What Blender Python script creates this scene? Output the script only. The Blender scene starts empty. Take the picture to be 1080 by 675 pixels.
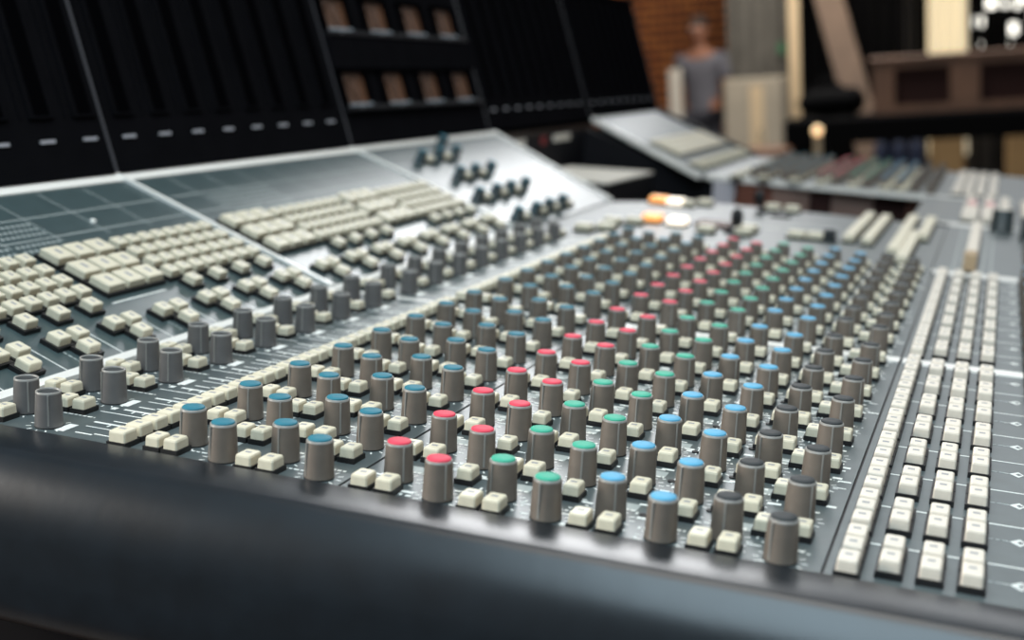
import bpy, math, random
from math import sin, cos, pi, radians
random.seed(7)
SC = bpy.context.scene
COL = SC.collection
U = 0.045            # one channel pitch in metres
HP = 0.97            # height of the control surface reference above the floor
TILT = 0.12          # the desk leans towards the engineer
TH = math.atan(0.35) # upper panels rise from the crease by this much
ZP = -0.37           # lower panel surface in desk units

# ------------------------------------------------------------------ materials
def mat(name, col, rough=0.5, metal=0.0, spec=0.5, emit=None, es=0.0, noise=0.0, nscale=60.0, bump=0.0, coat=0.0):
    m = bpy.data.materials.new(name); m.use_nodes = True
    nt = m.node_tree; b = nt.nodes['Principled BSDF']
    b.inputs['Base Color'].default_value = (*col, 1)
    b.inputs['Roughness'].default_value = rough
    b.inputs['Metallic'].default_value = metal
    b.inputs['Specular IOR Level'].default_value = spec
    b.inputs['Coat Weight'].default_value = coat
    if emit:
        b.inputs['Emission Color'].default_value = (*emit, 1)
        b.inputs['Emission Strength'].default_value = es
    if noise or bump:
        tc = nt.nodes.new('ShaderNodeTexCoord'); n = nt.nodes.new('ShaderNodeTexNoise')
        n.inputs['Scale'].default_value = nscale; n.inputs['Detail'].default_value = 5
        nt.links.new(tc.outputs['Object'], n.inputs['Vector'])
        if noise:
            r = nt.nodes.new('ShaderNodeMapRange')
            r.inputs['From Min'].default_value = 0.3; r.inputs['From Max'].default_value = 0.7
            r.inputs['To Min'].default_value = 1 - noise; r.inputs['To Max'].default_value = 1 + noise
            mx = nt.nodes.new('ShaderNodeVectorMath'); mx.operation = 'SCALE'
            mx.inputs[0].default_value = col
            nt.links.new(n.outputs['Fac'], r.inputs['Value'])
            nt.links.new(r.outputs['Result'], mx.inputs['Scale'])
            nt.links.new(mx.outputs['Vector'], b.inputs['Base Color'])
        if bump:
            bp = nt.nodes.new('ShaderNodeBump'); bp.inputs['Strength'].default_value = bump
            bp.inputs['Distance'].default_value = 0.001
            nt.links.new(n.outputs['Fac'], bp.inputs['Height'])
            nt.links.new(bp.outputs['Normal'], b.inputs['Normal'])
    return m

def brick_mat():
    m = bpy.data.materials.new('brick'); m.use_nodes = True
    nt = m.node_tree; b = nt.nodes['Principled BSDF']; b.inputs['Roughness'].default_value = .85
    tc = nt.nodes.new('ShaderNodeTexCoord'); mp = nt.nodes.new('ShaderNodeMapping')
    mp.inputs['Rotation'].default_value = (radians(90), 0, 0)
    br = nt.nodes.new('ShaderNodeTexBrick'); br.inputs['Scale'].default_value = 2.9
    br.inputs['Color1'].default_value = (.55, .19, .05, 1); br.inputs['Color2'].default_value = (.36, .11, .032, 1)
    br.inputs['Mortar'].default_value = (.05, .02, .012, 1); br.inputs['Mortar Size'].default_value = .045
    nt.links.new(tc.outputs['Object'], mp.inputs['Vector']); nt.links.new(mp.outputs['Vector'], br.inputs['Vector'])
    nt.links.new(br.outputs['Color'], b.inputs['Base Color'])
    return m

M = dict(
    panel=mat('panel_grey', (.075, .095, .098), .36, noise=.10, nscale=90, spec=.55),
    panel_up=mat('panel_grey_upper', (.046, .074, .078), .30, noise=.10, nscale=90, spec=.85),
    print=mat('legend_print', (.80, .82, .78), .6),
    print_dim=mat('legend_print_dim', (.36, .40, .39), .5),
    white=mat('white_trim', (.86, .84, .79), .35),
    groove=mat('groove_black', (.006, .006, .007), .6),
    knob=mat('knob_taupe', (.165, .136, .112), .42, spec=.4, noise=.06, nscale=200),
    knobd=mat('knob_grey', (.125, .118, .115), .42, spec=.4, noise=.06, nscale=200),
    knobk=mat('knob_black', (.02, .03, .032), .45),
    rim=mat('knob_rim', (.26, .25, .23), .4),
    skirt=mat('knob_skirt', (.012, .012, .013), .6),
    teal=mat('cap_teal', (.022, .165, .225), .6, spec=.3),
    red=mat('cap_red', (.72, .06, .10), .6, spec=.3),
    green=mat('cap_green', (.05, .38, .255), .6, spec=.3),
    blue=mat('cap_blue', (.10, .36, .55), .6, spec=.3),
    dark=mat('cap_dark', (.032, .036, .038), .65, spec=.3),
    cream=mat('button_cream', (.69, .63, .48), .45, noise=.04, nscale=300),
    ivory=mat('button_ivory', (.71, .64, .54), .45, noise=.04, nscale=300),
    mark=mat('button_mark', (.30, .30, .31), .6),
    well=mat('button_well', (.005, .005, .006), .55),
    bridge=mat('bridge_black', (.0052, .0052, .0062), .6, spec=.0, noise=.1, nscale=40),
    slot=mat('bridge_slot', (.0014, .0014, .0018), .6, spec=.0),
    seam=mat('bridge_seam', (.05, .05, .057), .4),
    dash=mat('bridge_dash', (.34, .34, .37), .5),
    dial=mat('meter_dial', (.10, .045, .022), .5, noise=.25, nscale=30),  # brown stands in for wood reflected in the meter windows
    dialtrim=mat('meter_trim', (.26, .30, .34), .4),
    leather=mat('black_leather', (.006, .010, .014), .30, spec=.60, noise=.25, nscale=45, bump=.15),
    chassis=mat('chassis_black', (.006, .006, .008), .6, spec=.15),
    orange=mat('lit_orange', (.9, .45, .15), .4, emit=(1, .38, .10), es=1.0),
    lit=mat('lit_white', (.95, .9, .8), .4, emit=(1, .86, .68), es=1.5),
    pink=mat('pink_button', (.75, .35, .33), .4),
    tan=mat('tan_plastic', (.42, .30, .18), .45),  # also painted as the shaded front of one ivory button
    redwood=mat('red_wood', (.15, .05, .03), .5, noise=.2, nscale=10), brownfront=mat('brown_front', (.24, .15, .12), .5, noise=.2, nscale=10),
    display=mat('display_brown', (.10, .045, .035), .25),
    brick=brick_mat(),
    floor=mat('floor_wood', (.035, .019, .013), .45, noise=.35, nscale=3),
    wall=mat('dark_wall', (.035, .032, .032), .8, noise=.2, nscale=2),
    skin=mat('skin', (.36, .17, .11), .55), hair=mat('hair', (.035, .028, .025), .7),
    shirt=mat('grey_shirt', (.16, .165, .20), .85, noise=.15, nscale=12), trouser=mat('dark_trousers', (.03, .032, .045), .85),
    shoe=mat('shoe', (.012, .012, .012), .5), eye=mat('eye', (.7, .7, .7), .3), lip=mat('lip', (.32, .11, .09), .5),
    grey=mat('grey_cloth', (.17, .165, .15), .8, noise=.15, nscale=6), beige=mat('beige_paint', (.52, .47, .38), .7, noise=.1, nscale=5),
    creamlit=mat('cream_board', (.88, .70, .46), .7), black=mat('black_cloth', (.0018, .0018, .002), .9, spec=.1),
    plank=mat('tan_wood', (.17, .11, .072), .6, noise=.2, nscale=8), brown=mat('brown_wood', (.17, .085, .048), .55, noise=.2, nscale=8),
    maroon=mat('maroon_wood', (.030, .011, .009), .7, spec=.2), card=mat('cardboard', (.42, .26, .11), .8),
    navy=mat('navy', (.012, .02, .05), .6), paleblue=mat('pale_panel', (.5, .48, .52), .6),
    foam=mat('white_foam', (.72, .68, .60), .8), maroonred=mat('red_cloth', (.20, .02, .02), .8),
    glow=mat('lamp_glow', (1, .8, .5), .4, emit=(1, .66, .34), es=1.6),
    pane=mat('window_pane', (.9, .9, .85), .3, emit=(1, .97, .88), es=2.2),
    curtain=mat('cream_curtain', (.80, .72, .54), .8, emit=(1, .86, .60), es=.45),  # emission stands in for daylight coming through the cloth
    green_sign=mat('green_plate', (.05, .25, .12), .5),
)

# ------------------------------------------------------------------ mesh builder (desk units, scaled on build)
class MB:
    def __init__(s): s.v = []; s.f = []; s.m = []; s.sm = []
    def add(s, vs, fs, m=0, sm=False):
        o = len(s.v); s.v += [tuple(p) for p in vs]
        for f in fs: s.f.append([o + i for i in f]); s.m.append(m); s.sm.append(sm)
    def box(s, x0, x1, y0, y1, z0, z1, m=0):
        s.add([(x0,y0,z0),(x1,y0,z0),(x1,y1,z0),(x0,y1,z0),(x0,y0,z1),(x1,y0,z1),(x1,y1,z1),(x0,y1,z1)],
              [(3,2,1,0),(4,5,6,7),(0,1,5,4),(1,2,6,5),(2,3,7,6),(3,0,4,7)], m)
    def bbox(s, x0, x1, y0, y1, z0, z1, b=.02, m=0):          # box with chamfered upright edges and top edge
        def ring(i, z): return [(x0+i+b,y0+i,z),(x1-i-b,y0+i,z),(x1-i,y0+i+b,z),(x1-i,y1-i-b,z),(x1-i-b,y1-i,z),(x0+i+b,y1-i,z),(x0+i,y1-i-b,z),(x0+i,y0+i+b,z)]
        s.rings([ring(0,z0), ring(0,z1-b), ring(b,z1)], m)
    def rings(s, R, m=0, sm=False, cap=True):
        n = len(R[0]); o = [p for r in R for p in r]; fs = []
        for k in range(len(R)-1):
            for i in range(n):
                j = (i+1) % n; fs.append((k*n+i, k*n+j, (k+1)*n+j, (k+1)*n+i))
        s.add(o, fs, m, sm)
        if cap:
            s.add(R[0], [tuple(range(n-1,-1,-1))], m); s.add(R[-1], [tuple(range(n))], m)
    def lathe(s, prof, n=24, m=0, c=(0,0,0), sm=True, cap=True):
        s.rings([[(c[0]+r*cos(2*pi*i/n), c[1]+r*sin(2*pi*i/n), c[2]+z) for i in range(n)] for r, z in prof], m, sm, cap)
    def prism(s, poly, y0, y1, m=0):                          # polygon in (x, z) pushed along y
        s.rings([[(x,y0,z) for x, z in poly], [(x,y1,z) for x, z in poly]][::1], m)
    def slab(s, poly, z0, z1, m=0):                           # polygon in (x, y) pushed along z
        s.rings([[(x,y,z0) for x, y in poly], [(x,y,z1) for x, y in poly]], m)
    def tube(s, pts, r, n=10, m=0):
        R = []
        for i, p in enumerate(pts):
            a = pts[max(i-1,0)]; b = pts[min(i+1,len(pts)-1)]
            d = [b[k]-a[k] for k in range(3)]; L = math.sqrt(sum(q*q for q in d)) or 1; d = [q/L for q in d]
            u = (-d[1], d[0], 0) if abs(d[2]) < .95 else (1, 0, 0)
            L = math.sqrt(sum(q*q for q in u)) or 1; u = [q/L for q in u]
            w = [d[1]*u[2]-d[2]*u[1], d[2]*u[0]-d[0]*u[2], d[0]*u[1]-d[1]*u[0]]
            rr = r[i] if isinstance(r, (list, tuple)) else r
            R.append([tuple(p[k]+rr*(cos(2*pi*j/n)*u[k]+sin(2*pi*j/n)*w[k]) for k in range(3)) for j in range(n)])
        s.rings(R, m, True)
    def ball(s, c, r, n=14, k=8, m=0):
        if not isinstance(r, tuple): r = (r, r, r)
        s.rings([[(c[0]+r[0]*sin(pi*a/k)*cos(2*pi*i/n), c[1]+r[1]*sin(pi*a/k)*sin(2*pi*i/n), c[2]-r[2]*cos(pi*a/k)) for i in range(n)] for a in ([.15]+list(range(1,k))+[k-.15])], m, True)
    def mesh(s, name, mats, k=U):
        me = bpy.data.meshes.new(name)
        me.from_pydata([(x*k, y*k, z*k) for x, y, z in s.v], [], s.f)
        for q in mats: me.materials.append(M[q])
        me.polygons.foreach_set('material_index', s.m); me.polygons.foreach_set('use_smooth', s.sm)
        me.update(); me.validate()
        return me

def tag(o, label=None, cat=None, group=None, kind=None):
    if label: o['label'] = label
    if cat: o['category'] = cat
    if group: o['group'] = group
    if kind: o['kind'] = kind
    return o
def link(name, data, parent=None, loc=(0,0,0), rot=(0,0,0), label=None):
    o = bpy.data.objects.new(name, data); COL.objects.link(o)
    o.parent = parent; o.location = loc; o.rotation_euler = rot
    if label: o['label'] = label
    return o
def ob(name, mb, mats, parent=None, loc=(0,0,0), rot=(0,0,0), k=U, label=None):
    return link(name, mb.mesh(name, mats, k), parent, tuple(q*k for q in loc), rot, label)
def desk(x, y, z):                                            # desk units -> world metres
    return (U*(x*cos(TILT)+z*sin(TILT)), U*y, HP+U*(-x*sin(TILT)+z*cos(TILT)))
def section(name, label, cat, org, slope=0.0, group=None):
    e = link(name, None, None, desk(*org), (0, TILT+slope, 0)); e.empty_display_size = .05
    return tag(e, label, cat, group)
def cp(o, parent, loc, rz=0.0, label=None):
    c = o.copy(); COL.objects.link(c); c.parent = parent
    c.location = tuple(q*U for q in loc); c.rotation_euler = (0, 0, rz)
    if label: c['label'] = label
    return c

# ------------------------------------------------------------------ shared meshes of knobs and buttons
def knob_mesh(name, body, recess=False, n=28):
    b = MB()
    b.lathe([(.137,0),(.137,.012)], n, 1)                                    # dark foot
    b.lathe([(.135,.012),(.133,.05),(.121,.335)], n, 0, cap=False)
    if recess: b.lathe([(.121,.335),(.120,.352),(.112,.356),(.106,.352),(.104,.330)], n, 2, cap=False); b.lathe([(.104,.325),(.104,.330)], n, 0)
    else: b.lathe([(.121,.335),(.118,.350),(.112,.354)], n, 2); 
    b.add([(.009,-.1362,.03),(-.009,-.1362,.03),(-.009,-.1235,.335),(.009,-.1235,.335)], [(0,1,2,3)][::-1], 2)
    b.box(-.006,.006,-.137,-.12,.03,.333, 2)
    return b.mesh(name, [body, 'skirt', 'rim'])
def cap_mesh(name, m):
    b = MB(); b.lathe([(.106,.350),(.106,.364),(.100,.370),(.05,.373)], 28, 0)
    return b.mesh(name, [m])
def capdark_mesh():
    b = MB(); b.lathe([(.103,.331),(.103,.337),(.097,.341),(.05,.342)], 28, 0); return b.mesh('cap_recessed', ['dark'])
KN = {'taupe': knob_mesh('knob_taupe', 'knob'), 'grey': knob_mesh('knob_grey', 'knobd', True)}
CAP = {c: cap_mesh('cap_'+c, c) for c in ('teal', 'red', 'green', 'blue', 'dark')}
CAPR = capdark_mesh()
CAPWORD = {'teal': 'teal cap', 'red': 'red cap', 'green': 'green cap', 'blue': 'light blue cap', 'dark': 'dark grey cap'}

_bm = {}
def button_mesh(w, d, h=.10, base=.045, lip=.03, m='cream', mark=True):
    key = (w, d, h, base, lip, m, mark)
    if key in _bm: return _bm[key]
    b = MB()
    b.box(-w/2-lip, w/2+lip, -d/2-lip, d/2+lip, 0, base, 1)
    x, y, t = w/2, d/2, base+h; c = .018
    def ring(i, z, k=c): return [(-x+i+k,-y+i,z),(x-i-k,-y+i,z),(x-i,-y+i+k,z),(x-i,y-i-k,z),(x-i-k,y-i,z),(-x+i+k,y-i,z),(-x+i,y-i-k,z),(-x+i,-y+i+k,z)]
    b.rings([ring(0,base,.012), ring(.003,t-.022,.012), ring(.009,t-.006,.012), ring(.020,t,.012)], 0)
    if mark: b.box(-w*.22, w*.16, -d*.06, d*.12, t-.001, t+.001, 2)
    _bm[key] = b.mesh('button', [m, 'well', 'mark']); return _bm[key]

def put_knob(sec, name, loc, kind, cap, capname='knob_cap'):
    k = link(name, KN[kind], sec, tuple(q*U for q in loc), (0, 0, random.uniform(-.7, .9)))
    link(capname, CAPR if kind == 'grey' else CAP[cap], k, label='dark sunken cap' if kind == 'grey' else CAPWORD[cap])
    return k
def put(sec, name, me, loc, rz=0.0, label=None):
    return link(name, me, sec, tuple(q*U for q in loc), (0, 0, rz), label)

# ------------------------------------------------------------------ lower control panels (two bays of eight channels)
KX = [0, .498, .985, 1.485, 2.129, 2.629, 3.112, 3.609, 4.089, 4.59, 5.068, 5.551]
KC = ['teal']*4 + ['red']*2 + ['green']*2 + ['blue']*2 + ['dark']*2
def gap(k): return k + (.25 if k > 7 else 0)
def scale_ticks(b, x, y, z, m=1, m2=2):
    for i in range(11):
        a = radians(-240 + 30*i); c, s_ = cos(a), sin(a); r0, r1, w = .165, .215, .008
        b.add([(x+r0*c-w*s_, y+r0*s_+w*c, z), (x+r0*c+w*s_, y+r0*s_-w*c, z), (x+r1*c+w*s_, y+r1*s_-w*c, z), (x+r1*c-w*s_, y+r1*s_+w*c, z)], [(0,1,2,3)], m)
def dashes(b, x0, x1, y, z, m=1, w=.022):
    x = x0
    while x < x1:
        L = random.uniform(.03, .07); b.box(x, min(x+L, x1), y, y+w, z, z+.002, m); x += L + .018
def patch(b, x0, x1, y0, y1, z, m=2): b.box(x0, x1, y0, y1, z, z+.0015, m)

def lower_bay(bay):
    near = bay == 0
    y0, y1 = (-.52, 7.57) if near else (7.65, 15.86)
    ks = range(0, 8) if near else range(8, 16)
    word = 'next to the black armrest' if near else 'behind the white cross line'
    # --- dynamics section: grey knobs, legend strip, teal knobs
    o = (-2.45, y0, ZP)
    sec = section('dynamics_panel', 'grey panel of teal-capped and plain grey knobs ' + word, 'control panel', o, group='dynamics panels of the mixing console')
    L = lambda x, y, z=ZP: (x-o[0], y-o[1], z-o[2])
    b = MB(); W = 1.73+2.45
    b.box(0, W, 0, y1-y0, -.10, 0, 0)
    b.box(W-.005, W+.02, 0, y1-y0, -.10, -.012, 3)
    e = .0006
    for k in ks:
        q = gap(k)-o[1]
        for i in range(4): scale_ticks(b, KX[i]-o[0], q-(.273 if i % 2 else 0), e+.001)
        for x, dy in ((-2.0,.08),(-1.5,-.2)): scale_ticks(b, x-o[0], q+dy, e+.001)
        # pale legend fields between the knobs
        for x in (.25, 1.22): 
            patch(b, x-.16-o[0], x+.14-o[0], q+.12, q+.30, e-.001, 2); dashes(b, x-.15-o[0], x+.15-o[0], q-.20, e, 1)
        for i in range(4):
            dashes(b, KX[i]-.14-o[0], KX[i]+.14-o[0], q-(.273 if i % 2 else 0)+.23, e, 1, .03)
        # channel legend strip: ladder of scale bars
        lx = -o[0]
        for yy, x0, x1, w in ((.61,-1.23,-.83,.035),(-.24,-1.16,-.97,.02),(.45,-1.40,-.80,.016),(.12,-1.22,-.66,.035),(.225,-1.07,-.88,.02),(-.205,-.97,-.66,.018),(-.03,-1.20,-.80,.016)):
            b.box(x0+lx, x1+lx, q+yy-w/2, q+yy+w/2, e, e+.002, 1)
        for x in (-1.10,-.97): b.box(x+lx, x+.02+lx, q+.53, q+.61, e, e+.002, 1)
        for x in (-1.02,-.86): b.box(x+lx, x+.02+lx, q+.04, q+.12, e, e+.002, 1)
        b.box(-1.37+lx, -1.27+lx, q-.28, q-.05, e, e+.002, 1)
        b.box(-1.37+lx, -1.31+lx, q+.56, q+.63, e, e+.002, 1)
        dashes(b, -1.75+lx, -1.3+lx, q+.22, e, 1)
    b.box(-.15, .05, 0, y1-y0, -.02, .05, 4)                              # white crease trim
    if near: b.box(.06, W, y1-y0-.03, y1-y0+.07, -.1, .012, 4)
    ob('panel', b, ['panel', 'print', 'print_dim', 'groove', 'white'], sec)
    for k in ks:
        q = gap(k)
        put_knob(sec, 'level_knob', L(-2.0, q+.08), 'grey', 'dark'); put_knob(sec, 'level_knob', L(-1.5, q-.2), 'grey', 'dark')
        for i in range(4): put_knob(sec, 'dynamics_knob', L(KX[i], q-(.273 if i % 2 else 0)), 'taupe', 'teal')
        A, B = button_mesh(.148,.205,.095,.05,.014), button_mesh(.160,.205,.095,.05,.014)
        for x, dy in ((-2.22,-.22),(-2.02,-.22),(-1.73,.36),(-1.53,.36)): put(sec, 'mode_button', A, L(x, q+dy))
        for i in range(4): put(sec, 'selector_button', button_mesh(.185,.20,.105,.05,.012), L(-.54, q-.34+.245*i))
        for x, dy in ((-.19,-.29),(0.005,-.29),(.325,.365),(.52,.365),(1.31,.30),(1.505,.30)): put(sec, 'push_button', A, L(x, q+dy))
        for x, dy in ((.81,-.35),(1.04,-.35)): put(sec, 'push_button', B, L(x, q+dy))
    # --- equaliser section
    o2 = (1.76, y0, ZP)
    sec = section('equalizer_panel', 'grey panel of red, green, blue and dark-capped knobs ' + word, 'control panel', o2, group='equalizer panels of the mixing console')
    L = lambda x, y, z=ZP: (x-o2[0], y-o2[1], z-o2[2])
    b = MB(); W = 5.875-1.76
    b.box(0, W, 0, y1-y0, -.10, 0, 0)
    b.box(W-.005, W+.022, 0, y1-y0, -.10, -.02, 3)
    for k in ks:
        q = gap(k)-o2[1]
        for i in range(4, 12):
            yy = q-(.273 if i % 2 else 0); scale_ticks(b, KX[i]-o2[0], yy, e+.001)
            dashes(b, KX[i]-.15-o2[0], KX[i]+.15-o2[0], yy+.24, e, 1, .03)
            if i % 2 == 0:
                patch(b, KX[i]-.10-o2[0], KX[i]+.16-o2[0], yy+.25, yy+.42, e-.001, 2)
                dashes(b, KX[i]-.1-o2[0], KX[i]+.2-o2[0], yy-.25, e, 1, .03)
            else:
                patch(b, KX[i]-.2-o2[0], KX[i]+.05-o2[0], yy-.24, yy-.17, e-.001, 2)
        for x, dy in ((4.331,.17),(4.82,.565),(5.33,.19)): b.lathe([(.035,0),(.035,.012)], 12, 3, (x-o2[0], q+dy, 0))
        for i in range(130):
            x = random.uniform(1.85, 5.75); yy = q+random.uniform(-.42, .52)
            if any(math.hypot(x-KX[c], yy+o2[1]-o2[1]-q+(.273 if c % 2 else 0)) < .15 for c in range(4, 12)): continue
            l_ = random.choice((.02,.03,.05,.09,.12)); b.box(x-o2[0], x+l_-o2[0], yy, yy+random.choice((.02,.035,.05)), e, e+.002, 1)
        for x in (2.38, 3.36, 4.34, 5.3): b.box(x-o2[0], x+.012-o2[0], q+.1, q+.45, e, e+.002, 1)
    if near: b.box(.06, W, y1-y0-.10, y1-y0+.07, -.1, .014, 4)
    else: b.box(.06, W, 0, .10, -.1, .014, 4)
    ob('panel', b, ['panel', 'print', 'print_dim', 'groove', 'white'], sec)
    for k in ks:
        q = gap(k)
        for i in range(4, 12): put_knob(sec, 'equalizer_knob', L(KX[i], q-(.273 if i % 2 else 0)), 'taupe', KC[i])
        A, B = button_mesh(.148,.205,.095,.05,.014), button_mesh(.160,.205,.095,.05,.014)
        for x, dy in ((1.95,-.33),(2.185,-.33),(2.97,-.36),(3.185,-.36),(3.93,-.33),(4.17,-.33),(4.915,-.31),(5.15,-.31)): put(sec, 'push_button', B, L(x, q+dy))
        for x, dy in ((5.33,.27),(5.64,.30)): put(sec, 'push_button', A, L(x, q+dy))
        for x, dy in ((2.69,.26),(3.66,.32),(4.67,.30)): put(sec, 'bypass_button', A, L(x, q+dy))
    # --- routing buttons at the right
    o3 = (5.90, y0, ZP)
    sec = section('routing_panel', 'narrow grey panel of ivory button columns ' + word, 'control panel', o3, group='routing panels of the mixing console')
    L = lambda x, y, z=ZP: (x-o3[0], y-o3[1], z-o3[2])
    b = MB(); W = 7.42-5.90
    b.box(0, W, 0, y1-y0, -.10, 0, 0)
    for k in ks:
        q = gap(k)-o3[1]
        if q+.46 < y1-y0: b.box(.2, W, q+.440, q+.465, e, e+.002, 1)
        dashes(b, W-.42, W-.2, q+.05, e, 2)
        d = .085; cx = W-.09
        b.slab([(cx-d,q+.06),(cx,q-.03),(cx+d*.6,q+.06),(cx,q+.15)], e, e+.002, 1)
        b.slab([(cx-d*.3,q+.06),(cx,q+.02),(cx+d*.4,q+.06),(cx,q+.10)], e+.001, e+.003, 0)
        b.box(cx-.14, cx-.09, q+.055, q+.065, e, e+.002, 1)
    b.box(.02, W, y1-y0-.10, y1-y0+.07, -.1, .014, 4)
    if not near: b.box(.02, W, 0, .10, -.1, .014, 4)
    ob('panel', b, ['panel', 'print', 'print_dim', 'groove', 'white'], sec)
    R3, R2 = button_mesh(.165,.255,.10,.05,.018,'ivory'), button_mesh(.165,.265,.10,.055,.022,'ivory')
    for k in ks:
        q = gap(k)
        for dy in (-.28,.03,.34): put(sec, 'routing_button', R3, L(6.07, q+dy))
        for x in (6.37,6.67,6.97):
            for dy in (-.13,.20): put(sec, 'routing_button', R2, L(x, q+dy))
    # --- fader strip beyond the routing buttons
    o4 = (7.44, y0, ZP)
    sec = section('fader_panel', 'grey panel strip with rotary knobs at the right edge, ' + ('near bay' if near else 'second bay'), 'control panel', o4, group='fader panels of the mixing console')
    b = MB(); b.box(0, 1.3, 0, y1-y0, -.1, 0, 0)
    ob('panel', b, ['panel'], sec)
    for k in ks:
        if k >= 6: put_knob(sec, 'send_knob', (7.56-o4[0], gap(k)+.06-o4[1], 0), 'taupe', 'dark' if k < 11 else 'blue')

# ------------------------------------------------------------------ upper panels (slope local frame: x = -s, y, z = height)
def upper_bay(bay):
    near = bay == 0
    y0, y1 = (-.52, 7.56) if near else (7.66, 15.80)
    base = 0 if near else 8.25
    o = (-2.5, y0, ZP)
    word = 'left of the near knobs' if near else 'in the middle, beyond the first white rail'
    sec = section('key_panel', 'sloping grey-teal panel of cream square keys ' + word, 'control panel', o, TH, group='sloping key panels of the mixing console')
    L = lambda s, y, h=0.0: (-s, y-o[1], h)
    b = MB(); b.box(-4.11, -.12, 0, y1-y0, -.10, 0, 0)
    b.box(-4.39, -4.11, 0, y1-y0+.1, -.10, .02, 3)                        # white top trim
    e = .0008
    for s in (3.41, 2.84): b.box(-s-.012, -s+.012, .05, y1-y0-.05, e, e+.002, 2)
    yy = base+.4
    while yy < y1-.2:
        b.box(-4.05, -2.70, yy-.008-y0, yy+.008-y0, e, e+.002, 2); yy += 1.005
    # dotted legend grid in the near fields
    for fy in range(0, 4 if near else 2):
        for i in range(9):
            for j in range(3):
                for f0 in (2.9, 2.5):
                    if f0 == 2.5 and j > 1: continue
                    b.box(-(f0+.08+.14*j)-.03, -(f0+.08+.14*j)+.03, base+.5+1.005*fy+.1*i-y0, base+.5+1.005*fy+.1*i+.05-y0, e, e+.0015, 2)
    b.box(-1.10, -1.075, base+3.45-y0, base+4.6-y0, e, e+.002, 1)
    for k in range(8):
        b.box(-.66, -.10, base+k+.45-.008-y0, base+k+.45+.008-y0, e, e+.002, 1)
        if k % 2 == 0: dashes(b, -.5, -.2, base+k-.25-y0, e, 2)
    if near: b.lathe([(.045,0),(.045,.03),(.03,.04)], 12, 3, (-3.06, 5.48-y0, 0))
    b.box(-4.39, -.12, y1-y0, y1-y0+.085, -.10, .05, 3)                    # raised white rail at the end of the bay
    ob('panel', b, ['panel_up', 'print', 'print_dim', 'white'], sec)
    K, BG, S = button_mesh(.205,.215,.10,.055,.03), button_mesh(.325,.345,.10,.055,.035), button_mesh(.205,.215,.10,.055,.03)
    rows = (2.255,1.95,1.655,1.355)
    if near:
        for s in rows:
            for j in range(10): put(sec, 'keypad_key', K, L(s, 3.118-.303*j))
        for s in (2.24,1.81,1.41):
            for y in (3.72,4.135,4.555): put(sec, 'wide_key', BG, L(s, y))
        for s in rows:
            for j in range(8): put(sec, 'small_key', S, L(s, 5.01+.302*j))
        for y in (1.16,1.775,2.35,2.95,5.136,5.745,6.37,7.01): put(sec, 'round_key', S, L(1.045, y))
    else:
        for s in (2.27,1.845,1.41):
            for j in range(3): put(sec, 'wide_key', BG, L(s, 7.98+.43*j))
            for j in range(3): put(sec, 'wide_key', BG, L(s, 11.95+.43*j))
        for s in rows:
            for j in range(8): put(sec, 'small_key', S, L(s, 9.27+.305*j))
            for j in range(8): put(sec, 'small_key', S, L(s, 13.25+.305*j))
        for y in (9.41,10.02,10.64,11.25,13.44,14.03,14.64,15.25): put(sec, 'round_key', S, L(1.035, y))
    T = button_mesh(.20,.215,.10,.055,.035)
    for k in range(8):
        q = base+k
        for s, dy in ((.59,-.18),(.58,.135),(.31,.005)): put(sec, 'channel_key', T, L(s, q+dy))

for bay in (0, 1): lower_bay(bay); upper_bay(bay)

# ------------------------------------------------------------------ third bay: knob groups on the slope and the master section
o = (-2.5, 15.92, ZP)
sec = section('monitor_panel', 'bright sloping panel with four rows of small dark knobs', 'control panel', o, TH)
def edge3(s): return 22.75 + .39*s
b = MB()
b.slab([(-.03,0),(-.03,edge3(0)-o[1]),(-4.39,edge3(4.39)-o[1]),(-4.39,0)], -.10, 0, 0)
b.box(-4.39, -4.14, 0, edge3(4.2)-o[1], -.05, .02, 1)
b.slab([(-.03,edge3(0)-o[1]-.02),(-.03,edge3(0)-o[1]+.12),(-4.39,edge3(4.39)-o[1]+.12),(-4.39,edge3(4.39)-o[1]-.02)], -.12, .05, 1)
for s in (3.75,2.8,1.85,.85): b.box(-s-.01, -s+.01, .2, 5.2, .001, .003, 2)
ob('panel', b, ['panel_up', 'white', 'print_dim'], sec)
def smallknob():
    b = MB(); b.lathe([(.15,0),(.15,.02),(.135,.03),(.12,.30),(.11,.315)], 20, 0); b.lathe([(.10,.312),(.10,.322),(.05,.326)], 20, 1)
    b.box(-.012,.012,-.14,-.11,.03,.31,1)
    return b.mesh('small_knob', ['knobk', 'teal'])
SK = smallknob()
RB = button_mesh(.23,.23,.10,.05,.03)
for s, ys in ((3.28,(17.34,18.35,19.36)), (3.85,(19.75,)), (2.33,(17.5,18.42,19.42)), (1.37,(16.45,17.5,18.4,19.42)), (.36,(16.4,17.55,18.45,19.45))):
    for y in ys: put(sec, 'monitor_knob', SK, (-s, y-o[1], 0), random.uniform(-.8,.8))
    if len(ys) > 1:
        for y in ys[:-1]: put(sec, 'monitor_button', RB, (-s, y+.48-o[1], 0))
for y in (19.95,): put(sec, 'monitor_button', RB, (-.36, y-o[1], 0))

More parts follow.
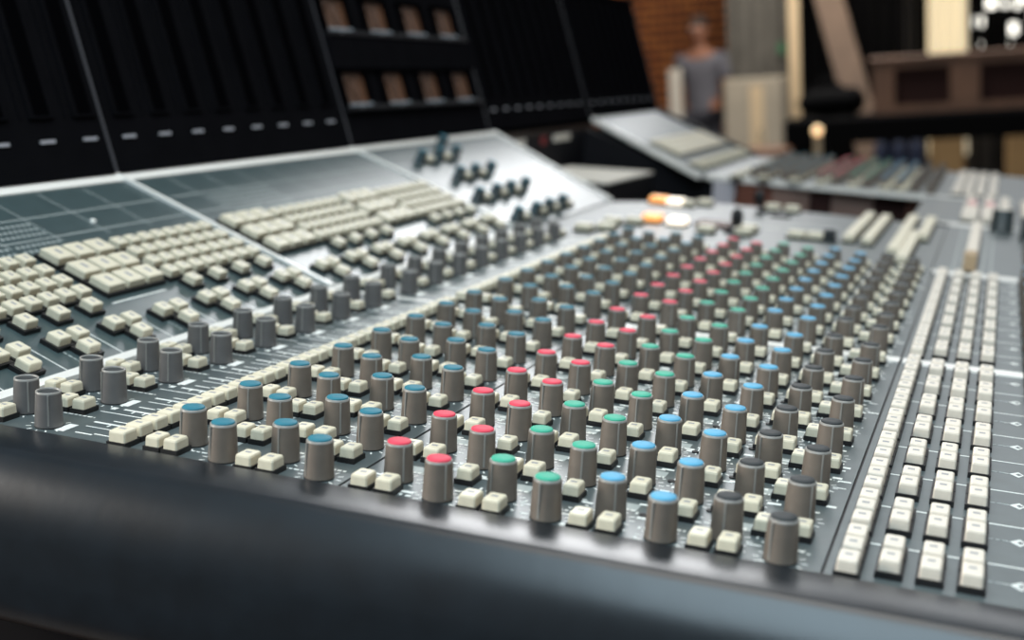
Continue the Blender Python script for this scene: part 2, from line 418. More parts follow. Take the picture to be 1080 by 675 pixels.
# flat master section with the lit buttons
o = (-2.45, 15.94, ZP)
sec = section('master_panel', 'flat grey master panel with lit orange buttons and black joysticks', 'control panel', o)
L = lambda x, y, z=0.0: (x-o[0], y-o[1], z)
b = MB()
b.slab([L(-2.45,15.94)[:2], L(5.82,15.94)[:2], L(5.82,24.0)[:2], L(4.86,24.05)[:2], L(-.55,24.5)[:2], L(-2.45,22.6)[:2]], -.12, 0, 0)
for x0, x1, y0, y1 in ((-2.1,1.8,16.6,16.63),(1.9,3.6,20.3,20.33),(2.2,3.5,21.4,21.43),(-1.8,.2,20.8,20.83)): b.box(x0-o[0], x1-o[0], y0-o[1], y1-o[1], .0005, .003, 1)
b.bbox(.45-o[0], 1.25-o[0], 19.3-o[1], 20.1-o[1], 0, .09, .02, 2)
b.bbox(1.65-o[0], 2.15-o[0], 22.5-o[1], 22.95-o[1], 0, .05, .02, 3)
ob('panel', b, ['panel', 'print', 'display', 'well'], sec)
KEY = button_mesh(.36,.36,.12,.05,.03,'cream',False)
for x, y in ((-1.36,16.7),(-1.0,17.15),(-1.15,18.2),(-.75,18.6),(.95,18.35),(1.75,18.5),(1.75,19.2),(2.85,18.9),(3.25,18.95),(-.55,23.0),(-.2,23.6),(1.5,23.9),(2.0,23.9)): put(sec, 'master_button', KEY, L(x, y))
for x, y in ((-.52,19.3),(-1.35,23.2)): put(sec, 'lit_button', button_mesh(.42,.5,.14,.05,.03,'orange',False), L(x, y), label='glowing orange button')
for x, y in ((.12,19.1),(-.85,23.0)): put(sec, 'lit_button', button_mesh(.40,.5,.14,.05,.03,'lit',False), L(x, y), label='glowing white button')
LK = button_mesh(.24,.50,.13,.05,.03,'cream',False)
for x, y0, n in ((3.95,19.2,9),(4.36,19.0,9),(4.99,17.8,12),(5.24,16.7,8),(5.42,20.6,7)):
    for j in range(n): put(sec, 'column_button', LK, L(x, y0+.58*j))
put(sec, 'column_button', button_mesh(.26,.3,.2,.05,.02,'dark',False), L(3.55,19.0), label='dark grey button')
for x, y, lean in ((1.42,19.0,.12),(1.35,23.6,-.12)):
    j = MB(); j.lathe([(.16,0),(.16,.05),(.10,.09)], 18, 0); j.tube([(0,0,.08),(lean*.3,0,.16),(lean*.8,.02,.26)], [.05,.04,.04], 10, 0); j.ball((lean,.02,.36), (.14,.14,.22), 16, 10, 0)
    ob('joystick', j, ['well'], sec, L(x, y-.3), label='black joystick')

# right hand strip of bays three and four
def strip(label, y0, y1, x0, cols, extra=()):
    o = (x0, y0, ZP)
    sec = section('fader_strip', label, 'control panel', o)
    b = MB(); b.box(0, 8.74-x0, 0, y1-y0, -.12, 0, 0)
    b.box(0, 7.4-x0, y1-y0-.25, y1-y0, -.02, .014, 1); b.box(0, 7.4-x0, 0, .22, -.02, .014, 1)
    for x in (6.2, 6.35, 6.75, 6.9): b.box(x-x0, x+.03-x0, .2, y1-y0-.3, .0005, .003, 2)
    ob('panel', b, ['panel', 'white', 'print_dim'], sec)
    for x, ya, yb, d, m in cols:
        n = int(round((yb-ya)/(d+.04)))
        for j in range(n): put(sec, 'column_button', button_mesh(.24 if m != 'wide' else .4, d, .13, .05, .02, 'ivory' if m == 'wide' else m, False), (x-x0, ya+(d+.04)*(j+.5)-y0, 0))
    return sec, o
sec, o = strip('grey fader strip with a tall tan-shaded button, just beyond the ivory button columns', 15.97, 24.55, 5.84, ((6.52,16.9,24.1,.36,'ivory'),))
f = MB(); f.box(-.09,.09,-.3,.3,0,.05,1); f.rings([[(-.12,-.2,.05),(.12,-.2,.05),(.12,.2,.05),(-.12,.2,.05)],[(-.12,-.18,.36),(.12,-.18,.36),(.12,.18,.36),(-.12,.18,.36)],[(-.10,-.12,.42),(.10,-.12,.42),(.10,.12,.42),(-.10,.12,.42)]], 0)
ob('shaded_button', f, ['tan', 'well'], sec, (6.52-o[0], 16.45-o[1], 0), label='first ivory button, tan for its shaded front')  # tan colour stands in for shade on the first button's front
for y, c in ((16.6,'blue'),(17.6,'blue'),(18.6,'blue'),(19.6,'blue')): put_knob(sec, 'send_knob', (7.66-o[0], y-o[1], 0), 'taupe', c)
g = MB(); g.lathe([(.30,0),(.30,.04),(.27,.06),(.25,.5),(.22,.54)], 28, 0); g.lathe([(.2,.535),(.2,.56),(.1,.57)], 28, 1)
ob('monitor_knob', g, ['knobk', 'foam'], sec, (7.08-o[0], 24.0-o[1], 0), label='large dark knob with pale top')
ob('monitor_knob', g, ['knobk', 'foam'], sec, (7.75-o[0], 22.6-o[1], 0), label='large dark knob with pale top')
strip('grey fader strip with pink and ivory button columns, beside the dark opening', 24.57, 32.0, 4.88,
      ((6.28,25.2,28.4,.40,'wide'),(6.76,25.2,28.4,.40,'wide'),(6.28,28.4,29.6,.40,'pink'),(6.76,28.4,29.6,.40,'pink'),(7.15,26.2,31.4,.40,'ivory'),(6.2,29.8,31.7,.40,'ivory'),(6.7,29.8,31.7,.40,'ivory'),(7.7,26,31,.4,'ivory')))

# ------------------------------------------------------------------ far wing beyond the opening
KSM = {}
for c in ('teal','red','green','blue','dark'):
    b = MB(); b.lathe([(.137,0),(.121,.335),(.112,.354)], 14, 0); b.lathe([(.106,.35),(.104,.37)], 14, 1)
    KSM[c] = b.mesh('far_knob_'+c, ['knob', c])
o = (-2.2, 31.95, ZP)
sec = section('far_knob_panel', 'far flat panel of blurred knobs beyond the dark opening', 'control panel', o)
b = MB(); b.slab([(0,.9),(7.1,0.1),(8.74+2.2,.1),(8.74+2.2,10.6),(0,10.6)], -.12, 0, 0); b.slab([(0,.78),(7.1,-.02),(7.1,.1),(0,.9)], -.16, .01, 1)
ob('panel', b, ['panel', 'white'], sec)
for k in range(9):
    q = 1.0+k*1.05
    for i in range(12):
        put(sec, 'far_'+('dynamics' if i < 4 else 'equalizer')+'_knob', KSM[KC[i]], (KX[i]-o[0]-.6, q-(.273 if i % 2 else 0), 0))
    for x in (-.5,.4,1.4,2.2,3.2,4.2,4.7): put(sec, 'far_push_button', button_mesh(.34,.25,.10,.045,.03,'cream',False), (x-o[0]-.6, q-.5, 0))
    for x in (5.72,6.05,6.4,6.78): put(sec, 'far_routing_button', button_mesh(.25,.8,.10,.045,.02,'ivory',False), (x-o[0], q, 0))
o = (-2.2, 32.1, ZP)
sec = section('far_key_panel', 'far pale sloping panel of cream keys beside the dark recess', 'control panel', o, TH)
b = MB(); b.slab([(0,0),(0,10.4),(-4.6,10.8),(-4.6,1.9)], -.12, 0, 0)
b.slab([(0,10.4),(0,10.75),(-4.6,11.15),(-4.6,10.8)], -.12, .12, 1)
b.slab([(0,-.1),(0,.05),(-4.6,1.95),(-4.6,1.8)], -.12, .03, 2)
for s in (3.4, 2.9): b.box(-s-.012, -s+.012, 1.5, 10, .001, .003, 3)
ob('panel', b, ['panel_up', 'chassis', 'white', 'print_dim'], sec)
for s in (2.26,1.95,1.65,1.36):
    for j in range(16): put(sec, 'far_key', button_mesh(.25,.42,.10,.05,.03,'cream',False), (-s, 2.0+.5*j, 0))
for k in range(9):
    for s, dy in ((.6,-.18),(.58,.15),(.3,0)): put(sec, 'far_channel_key', button_mesh(.235,.245,.10,.05,.035), (-s, 1.5+k+dy, 0))

# ------------------------------------------------------------------ meter bridge, bay by bay (local frame: x = -normal.. built in desk units)
BX, BZ = -6.55, 1.10
BL = math.hypot(.95, 2.7); BSx, BSz = -.95/BL, 2.7/BL
BROT = math.atan2(.95, 2.7)                                   # leans back from the panel normal
HT = 4.55
def bridge_bay(label, y0, y1, kind, nfirst=0.0):
    e = link('meter_bridge_bay', None, None, desk(BX, y0, BZ), (0, TILT-BROT, 0)); e.empty_display_size = .05
    tag(e, label, 'meter bridge', 'bays of the black meter bridge')
    w = y1-y0
    b = MB(); b.box(-.95, 0, .02, w-.02, 0, HT, 0)            # x = 0 is the face, x < 0 behind it
    b.bbox(-1.2, .10, .0, w, HT, HT+.14, .03, 0)
    b.box(-.9, .015, w-.05, w+.01, 0.02, HT, 2)               # pale seam
    ob('housing', b, ['bridge', 'slot', 'seam'], e)
    if kind == 'strip':
        n = int(w+.2)
        for k in range(n):
            yy = nfirst+k
            m = MB(); m.box(0, .05, yy-.27, yy+.27, .95, HT-.1, 0); m.box(.05, .058, yy-.17, yy+.17, 1.0, HT-.15, 1); m.box(0,.03,yy-.46,yy-.44,.95,HT-.1,0)
            p = ob('meter_strip', m, ['bridge', 'slot'], e)
            d = MB(); d.box(0, .02, yy-.16, yy+.17, .565, .615, 0); ob('name_plate', d, ['dash'], e)
    elif kind == 'vu':
        for zt, hh in ((.78,.10),(2.50,.10)):
            s = MB(); s.bbox(0, .14, .1, w-.15, zt, zt+hh, .02, 0); ob('meter_shelf', s, ['chassis'], e)
        r = MB(); r.box(0, .10, .1, w-.15, 1.74, 2.5, 0); ob('cover_plate', r, ['bridge'], e)
        for zt in (.88, 2.60):
            for k in range(4):
                ya = .22+2.05*k
                f = MB()
                f.box(0,.12,ya-.08,ya,zt,zt+.82,0); f.box(0,.12,ya+1.12,ya+1.2,zt,zt+.82,0); f.box(0,.12,ya-.08,ya+1.2,zt+.76,zt+.84,0)
                f.box(0,.13,ya,ya+1.12,zt,zt+.05,1)
                fr = ob('needle_meter', f, ['slot', 'dialtrim'], e)
                d = MB(); d.box(0, .03, ya, ya+1.12, zt+.05, zt+.76, 0)
                d.tube([(.04,ya+.56,zt+.1),(.04,ya+.3,zt+.6)], .012, 6, 1)
                for i in range(7):
                    a = radians(50+80*i/6); d.box(.03,.036,ya+.56+.5*cos(a)-.012,ya+.56+.5*cos(a)+.012,zt+.1+.5*sin(a),zt+.17+.5*sin(a),1)
                ob('meter_dial', d, ['dial', 'slot'], fr)
                t = MB(); t.box(.14,.15,ya+.45,ya+.6,zt-.06,zt-.04,0); ob('name_plate', t, ['dash'], e)
    return e
bridge_bay('black slotted bay of the meter bridge at the left edge, nearest the camera', -.55, 7.61, 'strip', .72)
bridge_bay('black slotted bay of the meter bridge just left of the needle meters', 7.61, 15.85, 'strip', .56)
bridge_bay('black bay of the meter bridge with two rows of brown needle meters', 15.85, 24.15, 'vu')
bridge_bay('black slotted bay of the meter bridge just right of the needle meters', 24.15, 33.75, 'strip', .7)
bridge_bay('farthest black bay of the meter bridge, beside the brick wall', 33.75, 43.4, 'strip', .7)

# ------------------------------------------------------------------ chassis under the panels, recess, end armrest
def wprism(b, poly, y0, y1, m=0):
    P0 = [desk(x, y0, z) for x, z in poly]; P1 = [desk(x, y1, z) for x, z in poly]
    b.rings([P0, P1], m)
ch = link('console_chassis', None, None, (0, .5, 0)); tag(ch, 'black console body with the padded armrest across the foreground', 'console body')
def chob(name, b, mats, label=None):
    me = b.mesh(name, mats, 1.0); o = link(name, me, ch, (0, -.5, 0), label=label); return o
prof = [(8.74,-.56),(-2.45,-.56),(-6.45,.80),(-7.6,.55),(-7.6,-3.2),(8.74,-3.2)]
b = MB(); wprism(b, prof, -.532, 22.3); chob('near_body', b, ['chassis'])
b = MB(); wprism(b, [(8.74,-.56),(4.9,-.56),(4.9,-3.2),(8.74,-3.2)], 22.3, 32.0); chob('side_body', b, ['chassis'])
b = MB(); wprism(b, prof, 33.0, 42.5); wprism(b, [(8.74,-.56),(5.0,-.56),(5.0,-1.3),(8.74,-1.3)], 32.1, 33.0); chob('far_body', b, ['chassis'])
b = MB(); wprism(b, [(-6.5,.80),(-7.6,.55),(-7.6,-3.2),(-6.5,-3.2)], 22.3, 33.0); chob('recess_back', b, ['chassis'])
# recess: tray, side cheek and connector plates
b = MB(); T_ = [(-6.3,27.4),(-6.3,30.9),(-3.6,31.4),(-3.76,26.6)]
b.rings([[desk(x, y, -.36) for x, y in T_], [desk(x, y, -.30) for x, y in T_]]); chob('recess_tray', b, ['foam'], 'pale tray in the dark recess')
b = MB(); b.rings([[desk(x*.98-.05, y, -3.2) for x, y in T_], [desk(x*.98-.05, y, -.36) for x, y in T_]]); chob('tray_support', b, ['chassis'])
b = MB(); wprism(b, [(-6.49,.55),(-6.45,.55),(-6.45,.75),(-6.49,.75)], 29.6, 31.2); chob('connector_plate', b, ['foam'], 'cream plate')
b = MB(); wprism(b, [(-6.49,.55),(-6.45,.55),(-6.45,.75),(-6.49,.75)], 26.0, 26.9); chob('connector_plate', b, ['foam'], 'cream plate')
b = MB(); wprism(b, [(-6.49,.5),(-6.45,.5),(-6.45,.75),(-6.49,.75)], 28.4, 28.8); chob('connector_plate', b, ['maroonred'], 'red plate')
b = MB(); wprism(b, [(-1.85,-.56),(-1.15,-.56),(-1.15,-2.2),(-1.85,-2.2)], 32.6, 32.9); chob('recess_side', b, ['paleblue'], 'pale side plate of the recess')
for x0, x1, mm in ((-1.1,.1,'redwood'),(.1,1.3,'brownfront'),(1.3,2.0,'maroon'),(2.0,3.3,'brownfront'),(3.3,4.3,'maroon'),(4.3,4.85,'redwood')):
    b = MB(); wprism(b, [(x0,-.56),(x1-.02,-.56),(x1-.02,-2.8),(x0,-2.8)], 32.6, 32.9); chob('front_board', b, [mm])
for y0, y1 in ((1, 4), (19, 22), (34, 37), (39.5, 42)):
    b = MB(); z = desk(-4, 0, -3.2)[2]
    b.box(-.26, .30, y0*U, y1*U, 0, .83, 0); chob('pedestal', b, ['chassis'])

# padded end armrest, swept along x
b = MB(); N = 60
def yin(x): return -.535
def ztop(x): return -.285 if x > -2.3 else -.285 + .35*(-2.3-x)
rings = []
for i in range(N+1):
    x = -6.9 + (9.1+6.9)*i/N
    yi, zt = yin(x), ztop(x)
    endr = max(0, (x-8.5)/.6)
    sh = .25*endr**2
    P = []
    P += [(x, yi, zt-1.5), (x, yi, zt-.06), (x, yi-.02, zt-.02), (x, yi-.07, zt-sh)]
    P += [(x, yi-.54, zt-.01-sh)]
    for a in range(1, 4):
        t = radians(15*a); P.append((x, yi-.54-.10*sin(t)/sin(radians(45)), zt-.01-.05*(1-cos(t))/(1-cos(radians(45)))-sh))
    for a in range(1, 9):
        t = radians(40+50*a/8); P.append((x, yi-.64-.75*(sin(t)-sin(radians(40))), zt-.06-.85*(cos(radians(40))-cos(t))-sh))
    yo = yi-.64-.75*(1-sin(radians(40)))
    P += [(x, yo-.02, zt-1.0), (x, yo-.02, zt-1.3)]
    for a in range(1, 5):
        t = radians(22.5*a); P.append((x, yo+.2-.22*cos(t), zt-1.33-.25*sin(t)))
    rings.append([desk(*p) for p in P])
b.rings(rings, 0, True)
me = b.mesh('end_armrest', ['leather'], 1.0)
link('end_armrest', me, ch, (0, -.5, 0), label='black padded armrest along the near end')

# ------------------------------------------------------------------ the room and what stands in it
def room(name, b, mats, kind='structure'):
    o = link(name, b.mesh(name, mats, 1.0)); o['kind'] = kind; return o
b = MB(); b.box(-3.9, 5, -3, 15, -.1, 0, 0); room('floor', b, ['floor'])
b = MB(); b.box(-3.9, -2.0, 12.7, 12.95, 0, 4.6, 0); room('wall_back', b, ['brick'])
b = MB(); b.box(-2.0, -.62, 14.6, 14.8, 0, 3.6, 0); b.box(-.62, .95, 14.6, 14.8, 0, .95, 0); b.box(-.62, .95, 14.6, 14.8, 2.6, 3.6, 0); b.box(.95, 5, 14.6, 14.8, 0, 3.6, 0); room('wall_far', b, ['wall'])
b = MB(); b.box(-3.9, -3.7, -3, 12.7, 0, 4.6, 0); room('wall_left', b, ['wall'])
b = MB(); b.box(-2.1, -2.0, 12.95, 14.8, 0, 3.6, 0); room('wall_return', b, ['wall'])
w = MB()
for x in (-.62,-.06,.91): w.box(x, x+.04, 14.6, 14.75, .95, 2.6, 0)
for z in (.95,2.56): w.box(-.62, .95, 14.6, 14.75, z, z+.04, 0)
w.box(-.6, -.06, 14.72, 14.74, .97, 2.58, 0); w.box(-.45, -.10, 14.70, 14.72, .97, 2.58, 1)
w.box(-.02, .91, 14.72, 14.74, .97, 2.58, 0)                           # boarded part with small openings
for x, z, r in ((.03,1.64,.05),(.13,1.60,.03),(.16,1.82,.05),(.36,1.54,.06),(.30,1.80,.03),(.24,1.42,.02),(.33,1.38,.025),(.42,1.78,.03),(.05,1.40,.015),(.5,1.9,.08),(.62,1.7,.08)): w.box(x-r, x+r, 14.70, 14.72, z-r, z+r, 1)
room('window_1', w, ['black', 'pane'])

def simple(name, b, mats, label, cat, loc=(0,0,0), group=None):
    return tag(link(name, b.mesh(name, mats, 1.0), None, loc), label, cat, group)
def root(name, label, cat, loc, rz=0, group=None):
    e = link(name, None, None, loc, (0,0,rz)); e.empty_display_size = .1; return tag(e, label, cat, group)
def part(name, b, mats, r, label=None): return link(name, b.mesh(name, mats, 1.0), r, label=label)

def folds(x0, x1, z0, z1, amp, n, m=0, y=0):
    b = MB(); K = n*6; f = []; g = []
    for i in range(K+1):
        x = x0+(x1-x0)*i/K; yy = y+amp*sin(2*pi*n*i/K); f.append((x, yy)); g.append((x, yy+.02))
    b.slab(f+g[::-1], z0, z1, m); return b

# cream curtain in front of the window
t = root('cream_curtain', 'cream curtain hanging in the bright window', 'curtain', (-.27, 14.35, 0))
part('cloth', folds(-.2, .2, .25, 2.62, .04, 4), ['curtain'], t)
b = MB(); b.tube([(-.6,0,2.66),(1.2,0,2.66)], .018, 8); b.box(-.55,-.52,0,.25,2.64,2.68); b.box(1.1,1.13,0,.25,2.64,2.68); part('rail', b, ['black'], t)
# dark plants / gear silhouettes in front of the window
t = root('equipment_rack', 'dark equipment rack silhouetted against the bright window', 'rack', (.32, 13.9, 0))
b = MB(); b.box(-.30,-.26,-.2,.2,0,1.75); b.box(.26,.30,-.2,.2,0,1.75); b.box(-.30,.30,-.2,.2,0,.08); b.box(-.3,.3,-.2,.2,1.30,1.36); b.box(-.3,.3,-.2,.2,.6,1.22); part('frame', b, ['black'], t)
b = MB(); b.bbox(-.22,.02,-.15,.15,1.36,1.62,.02); part('amplifier', b, ['black'], t)
b = MB(); b.bbox(.10,.24,-.15,.15,1.36,1.52,.02); part('speaker', b, ['black'], t)
# grey pleated screen, beige cabinet and cream board by the wall
t = root('grey_screen', 'tall grey pleated screen behind the beige cabinet', 'screen', (-1.74, 11.4, 0))
part('cloth', folds(-.24, .24, .04, 2.6, .03, 4), ['grey'], t)
b = MB(); b.box(-.27,-.245,-.05,.05,0,2.62); b.box(.245,.27,-.05,.05,0,2.62); b.box(-.27,.27,-.05,.05,2.6,2.64); b.box(-.27,-.24,-.2,.2,0,.03); b.box(.24,.27,-.2,.2,0,.03); part('frame', b, ['grey'], t)
b = MB(); b.box(-.04,.02,-.02,.0,0,.09); simple('green_sign', b, ['green_sign'], 'small green plate on the grey pleated screen', 'sign', (-1.52, 11.345, 1.37))
t = root('beige_cabinet', 'beige cabinet with a pale middle strip standing in front of the grey screen', 'cabinet', (-1.64, 10.7, 0))
b = MB(); b.bbox(-.25,.23,-.2,.2,.04,1.17,.015); b.box(-.22,.2,-.17,.17,0,.04); part('body', b, ['beige'], t)
b = MB(); b.box(-.03,.08,-.215,-.2,.1,1.1); part('door', b, ['creamlit'], t, 'pale middle strip')
b = MB(); b.box(.05,.06,-.235,-.215,.6,.75); part('handle', b, ['grey'], t)
t = root('cream_board', 'tall narrow cream board standing right of the grey screen', 'board', (-1.37, 11.1, 0))
b = MB(); b.box(-.06,.07,-.02,.02,.03,2.5); part('panel', b, ['creamlit'], t)
b = MB(); b.box(-.08,.09,-.12,.12,0,.03); part('foot', b, ['grey'], t)
# black drape, leaning plank
t = root('black_drape', 'wide black drape hung behind the leaning tan plank', 'drape', (-.73, 9.6, 0))
part('cloth', folds(-.36, .36, .03, 2.5, .03, 7), ['black'], t)
b = MB(); b.box(-.39,-.36,-.04,.04,0,2.55); b.box(.38,.41,-.04,.04,0,2.55); b.box(-.39,.41,-.04,.04,2.5,2.55); b.box(-.39,-.34,-.25,.25,0,.03); b.box(.36,.41,-.25,.25,0,.03); part('frame', b, ['black'], t)
b = MB()
b.rings([[(x+dx, y+dy, z) for dx, dy in ((-.10,-.015),(.10,-.015),(.10,.015),(-.10,.015))] for x, y, z in ((-.40,8.9,0),(-1.09,9.52,2.45))])
simple('leaning_plank', b, ['plank'], 'wide tan plank leaning against the black drape', 'plank')
# black table with brown cabinet
t = root('black_table', 'long black table carrying the brown cabinet', 'table', (.25, 8.1, 0))
b = MB(); b.bbox(-1.22,1.0,-.35,.35,.72,.88,.02); part('table_top', b, ['black'], t)
for x in (-1.15,.93):
    for y in (-.3,.3): b = MB(); b.box(x-.03,x+.03,y-.03,y+.03,0,.72); part('leg', b, ['black'], t)
t = root('brown_cabinet', 'brown wooden cabinet with two dark panels on the black table', 'cabinet', (.25, 8.1, .88))
b = MB(); b.box(-.70,.72,-.2,.25,0,.05); b.box(-.70,.72,-.2,.25,.27,.32); b.box(-.70,-.57,-.2,.25,.05,.27); b.box(-.25,-.08,-.2,.25,.05,.27); b.box(.35,.72,-.2,.25,.05,.27); b.box(-.7,.72,.2,.25,.05,.27); b.bbox(-.72,.74,-.22,.27,.32,.345,.01); part('body', b, ['brown'], t)
for x0, x1 in ((-.57,-.25),(-.08,.35)): b = MB(); b.box(x0,x1,-.16,-.13,.05,.27); part('inset_panel', b, ['maroon'], t, 'dark recessed panel')
b = MB(); b.ball((0,0,.09),(.20,.14,.09)); b.ball((.12,.02,.09),(.10,.11,.09)); b.tube([(-.12,0,.15),(-.02,0,.24),(.1,0,.16)], .015, 8)
simple('black_bag', b, ['black'], 'soft black bag lying on the left end of the black table', 'bag', (-.72, 8.0, .88))
# under and before the table
b = MB(); b.bbox(-.11,.11,-.1,.1,0,.80,.01); b.box(-.11,.11,-.012,.012,.80,.803,1); simple('cardboard_box', b, ['card', 'tan'], 'tan cardboard box standing behind the black table, left of the two', 'box', (-.06, 8.95, 0))
b = MB(); b.bbox(-.11,.11,-.1,.1,0,.78,.01); b.box(-.11,.11,-.012,.012,.78,.783,1); simple('cardboard_box', b, ['card', 'tan'], 'tan cardboard box behind the black table at the right edge of the photo', 'box', (.42, 8.95, 0))
for i, (x, lab) in enumerate(((-.21,'blue drum left of the tall cardboard box, nearest to it'),(-.36,'middle blue drum of the three'),(-.52,'blue drum next to the globe lamp'))):
    b = MB(); b.lathe([(.045,0),(.05,.02),(.05,.62),(.04,.66),(.025,.68),(.025,.70)], 18, 0); b.lathe([(.028,.69),(.028,.73)], 14, 1)
    simple('blue_drum', b, ['navy', 'black'], lab, 'drum', (x*.75-.09, 8.8, 0), 'blue drums by the table')
t = root('globe_lamp', 'small glowing globe lamp on a cream post', 'lamp', (-.56, 6.2, 0))
b = MB(); b.lathe([(.10,0),(.10,.02),(.02,.03),(.018,.83),(.022,.838)], 18); part('post', b, ['creamlit'], t)
b = MB(); b.ball((0,0,.86), .024); part('globe', b, ['glow'], t)
b = MB(); b.bbox(-.3,.3,-.2,.2,.60,.68,.02); b.box(-.26,-.22,-.16,-.12,0,.6); b.box(.22,.26,-.16,-.12,0,.6); b.box(-.26,-.22,.12,.16,0,.6); b.box(.22,.26,.12,.16,0,.6)
simple('low_bench', b, ['brown'], 'low brown bench before the beige cabinet', 'bench', (-1.35, 8.6, 0))
b = MB(); b.bbox(-.05,.05,-.04,.04,0,1.28,.01); b.box(-.12,.12,-.1,.1,0,.02); simple('foam_panel', b, ['foam'], 'narrow white foam panel standing left of the person', 'panel', (-2.27, 10.4, 0))
b = MB(); b.rings([[(-.09,-.03,0),(.09,-.03,0),(.09,.03,0),(-.09,.03,0)],[(-.07,-.02,1.32),(.07,-.02,1.32),(.07,.02,1.32),(-.07,.02,1.32)]]); b.box(-.14,.14,-.12,.12,0,.02)
simple('red_banner', b, ['maroonred'], 'dark red banner standing just behind the left shoulder of the person', 'banner', (-2.30, 11.5, 0))
b = MB(); b.box(-.06,.06,-.05,.05,0,2.7); b.box(-.14,.14,-.14,.14,0,.02); simple('dark_post', b, ['black'], 'tall dark post between the person and the grey screen', 'post', (-2.02, 11.75, 0))

# ------------------------------------------------------------------ the person by the brick wall
def skin_body(name, verts, edges, radii, parent, m, rootv=0, sub=2):
    me = bpy.data.meshes.new(name); me.from_pydata(verts, edges, []); me.materials.append(M[m])
    o = link(name, me, parent)
    md = o.modifiers.new('Skin', 'SKIN'); md.use_smooth_shade = True
    sv = me.skin_vertices[0].data if me.skin_vertices else None
    if sv is None:
        bpy.context.view_layer.update(); sv = me.skin_vertices[0].data
    for i, r in enumerate(radii): sv[i].radius = r if isinstance(r, tuple) else (r, r)
    sv[rootv].use_root = True
    s = o.modifiers.new('Sub', 'SUBSURF'); s.levels = sub; s.render_levels = sub
    return o
pr = root('person', 'person in a grey T-shirt standing before the brick wall, arms hanging', 'person', (-2.22, 11.2, 0), radians(-8))
V, E_, R_ = [], [], []
def chain(pts, start=None):
    prev = start
    for x, y, z, r in pts:
        V.append((x, y, z)); R_.append(r); i = len(V)-1
        if prev is not None: E_.append((prev, i))
        prev = i
    return prev
pel = chain([(0,0,.93,(.15,.11))])
chest = chain([(0,.0,1.08,(.14,.10)),(0,-.01,1.25,(.16,.11)),(0,-.01,1.38,(.13,.09))], pel)
neck = chain([(0,-.02,1.46,.055),(0,-.045,1.52,.052)], chest)
chain([(0,-.06,1.575,(.072,.085)),(0,-.06,1.64,(.078,.095)),(0,-.055,1.70,(.06,.075))], neck)
for s in (-1, 1):
    hip = chain([(s*.10,0,.86,.09),(s*.105,-.01,.50,.062),(s*.11,.02,.28,.055),(s*.11,.03,.08,.038),(s*.12,-.10,.035,.035)], pel)
    wr = chain([(s*.19,0,1.36,.055),(s*.235,.01,1.10,.042),(s*.25,-.04,.96,.038),(s*.255,-.09,.83,.026)], chest)
    palm = chain([(s*.255,-.105,.77,(.020,.036))], wr)
    for fy, L in ((-.034,.070),(-.012,.080),(.010,.076),(.030,.060)):
        chain([(s*.254,-.108+fy,.735,.0095),(s*.250,-.112+fy,.735-L*.5,.0088),(s*.238,-.112+fy,.735-L,.0075)], palm)
    chain([(s*.248,-.145,.775,.0100),(s*.240,-.165,.745,.0085)], palm)
body = skin_body('body', V, E_, R_, pr, 'skin', 0)
V, E_, R_ = [], [], []
p0 = chain([(0,0,.80,(.165,.125)),(0,0,.92,(.165,.125))]); c1 = chain([(0,0,1.08,(.16,.12)),(0,-.01,1.25,(.18,.13)),(0,-.01,1.385,(.15,.105))], p0); chain([(0,-.02,1.44,.07)], c1)
for s in (-1, 1): chain([(s*.19,0,1.365,.072),(s*.225,.005,1.16,.062)], c1)
skin_body('shirt', V, E_, R_, pr, 'shirt')
V, E_, R_ = [], [], []
p0 = chain([(0,0,.93,(.155,.118))])
for s in (-1, 1): chain([(s*.10,0,.84,.10),(s*.105,-.01,.50,.075),(s*.11,.02,.28,.068),(s*.11,.03,.09,.06)], p0)
skin_body('trousers', V, E_, R_, pr, 'trouser')
for s in (-1, 1):
    b = MB(); b.rings([[(s*.115+a*.05*w, -.06+c*l, z) for a, c in ((-1,-1),(-.6,-1.25),(.6,-1.25),(1,-1),(1,1),(.6,1.15),(-.6,1.15),(-1,1))] for w, l, z in ((1,.13,0),(1.05,.13,.03),(.9,.11,.07),(.6,.05,.11))], 0, True); part('shoe', b, ['shoe'], pr)
b = MB(); b.ball((0,-.042,1.675),(.086,.098,.075), 18, 10); part('hair', b, ['hair'], pr)
b = MB()
for s in (-1, 1): b.ball((s*.034,-.142,1.632),(.013,.010,.009), 10, 6, 0); b.ball((s*.034,-.150,1.632),(.005,.004,.005), 8, 5, 1)
part('eyes', b, ['eye', 'hair'], pr)
b = MB(); b.rings([[(-.012,-.140,1.625),(.012,-.140,1.625),(.010,-.148,1.628),(-.010,-.148,1.628)],[(-.017,-.140,1.590),(.017,-.140,1.590),(.012,-.172,1.592),(-.012,-.172,1.592)]], 0, True)
for s in (-1, 1): b.ball((s*.078,-.05,1.615),(.010,.022,.032), 10, 6, 0)
part('nose_and_ears', b, ['skin'], pr)
b = MB(); b.ball((0,-.136,1.562),(.026,.010,.008), 12, 6, 0); part('mouth', b, ['lip'], pr)

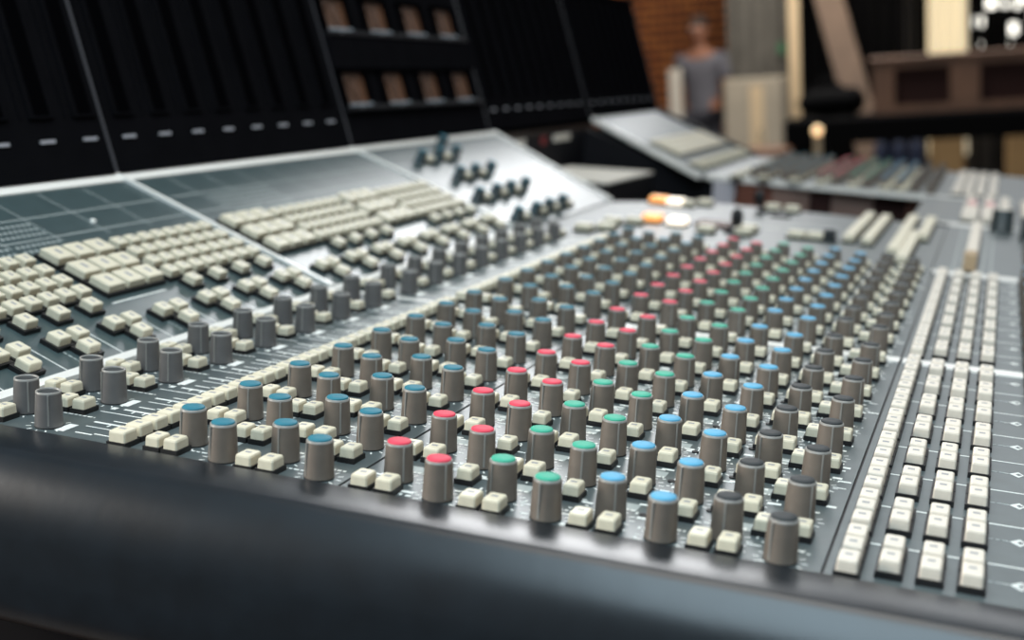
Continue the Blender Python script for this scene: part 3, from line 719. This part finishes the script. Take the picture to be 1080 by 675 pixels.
# ------------------------------------------------------------------ light, camera
def area(name, loc, rot, sx, sy, power, col):
    l = bpy.data.lights.new(name, 'AREA'); l.shape = 'RECTANGLE'; l.size = sx; l.size_y = sy; l.energy = power; l.color = col
    o = bpy.data.objects.new(name, l); COL.objects.link(o); o.location = loc; o.rotation_euler = rot; return o
area('sheen_light', (-1.6, 7.0, 3.95), (radians(-35),0,0), 2.3, 2.6, 168, (.98,.99,1.0))  # unseen area light set for the sheen on the upper panels
area('fill_light_right', (.9, 8.0, 3.5), (radians(-25),0,0), 1.6, 3.0, 30, (.96,.98,1.0))  # weak unseen light added to lift the flat panels at the right
area('fill_light_overhead', (.40, .40, 2.6), (0,radians(4),0), 1.3, 1.4, 20, (1.0,.97,.92))  # added overhead key for button tops and the armrest edge highlight
area('armrest_sheen_light', (.42, -1.1, 2.5), (radians(22),0,0), 1.1, 1.6, 38, (.68,.88,1.0))  # bluish light added only for the sheen on the armrest
area('fill_light_back', (-.9, 9.0, 3.6), (radians(35),0,0), 2.0, 1.2, 105, (1.0,.90,.78))  # warm light added to brighten the person and the background
area('fill_light_left', (-2.0, -1.0, 1.8), (radians(58),0,radians(-62)), .8, .8, 58, (1.0,.93,.85))  # added side light, on no wall, brightening the knobs' left sides
w = bpy.data.worlds.new('World'); SC.world = w; w.use_nodes = True
bg = w.node_tree.nodes['Background']; bg.inputs['Color'].default_value = (.92,.96,1.0,1); bg.inputs['Strength'].default_value = .19

cam = bpy.data.cameras.new('Camera'); co = bpy.data.objects.new('Camera', cam); COL.objects.link(co); SC.camera = co
F = 1377.4; cam.sensor_fit = 'HORIZONTAL'; cam.sensor_width = 36; cam.lens = 36*F/1080
cam.clip_start = .01; cam.clip_end = 100
Rr = [[.93559,.34920,.05206],[.11961,-.17470,-.97733],[-.33218,.92061,-.20521]]
import mathutils
Rm = mathutils.Matrix.Rotation(TILT, 3, 'Y') @ mathutils.Matrix(((Rr[0][0],-Rr[1][0],-Rr[2][0]),(Rr[0][1],-Rr[1][1],-Rr[2][1]),(Rr[0][2],-Rr[1][2],-Rr[2][2])))
co.matrix_world = mathutils.Matrix.Translation(desk(6.7605,-10.084,3.4534)) @ Rm.to_4x4()
cam.dof.use_dof = True; cam.dof.focus_distance = 12.9*U; cam.dof.aperture_fstop = 7.2; cam.dof.aperture_blades = 0
vs = SC.view_settings; vs.view_transform = 'Standard'; vs.look = 'None'; vs.gamma = 1; vs.exposure = 0; vs.use_curve_mapping = False
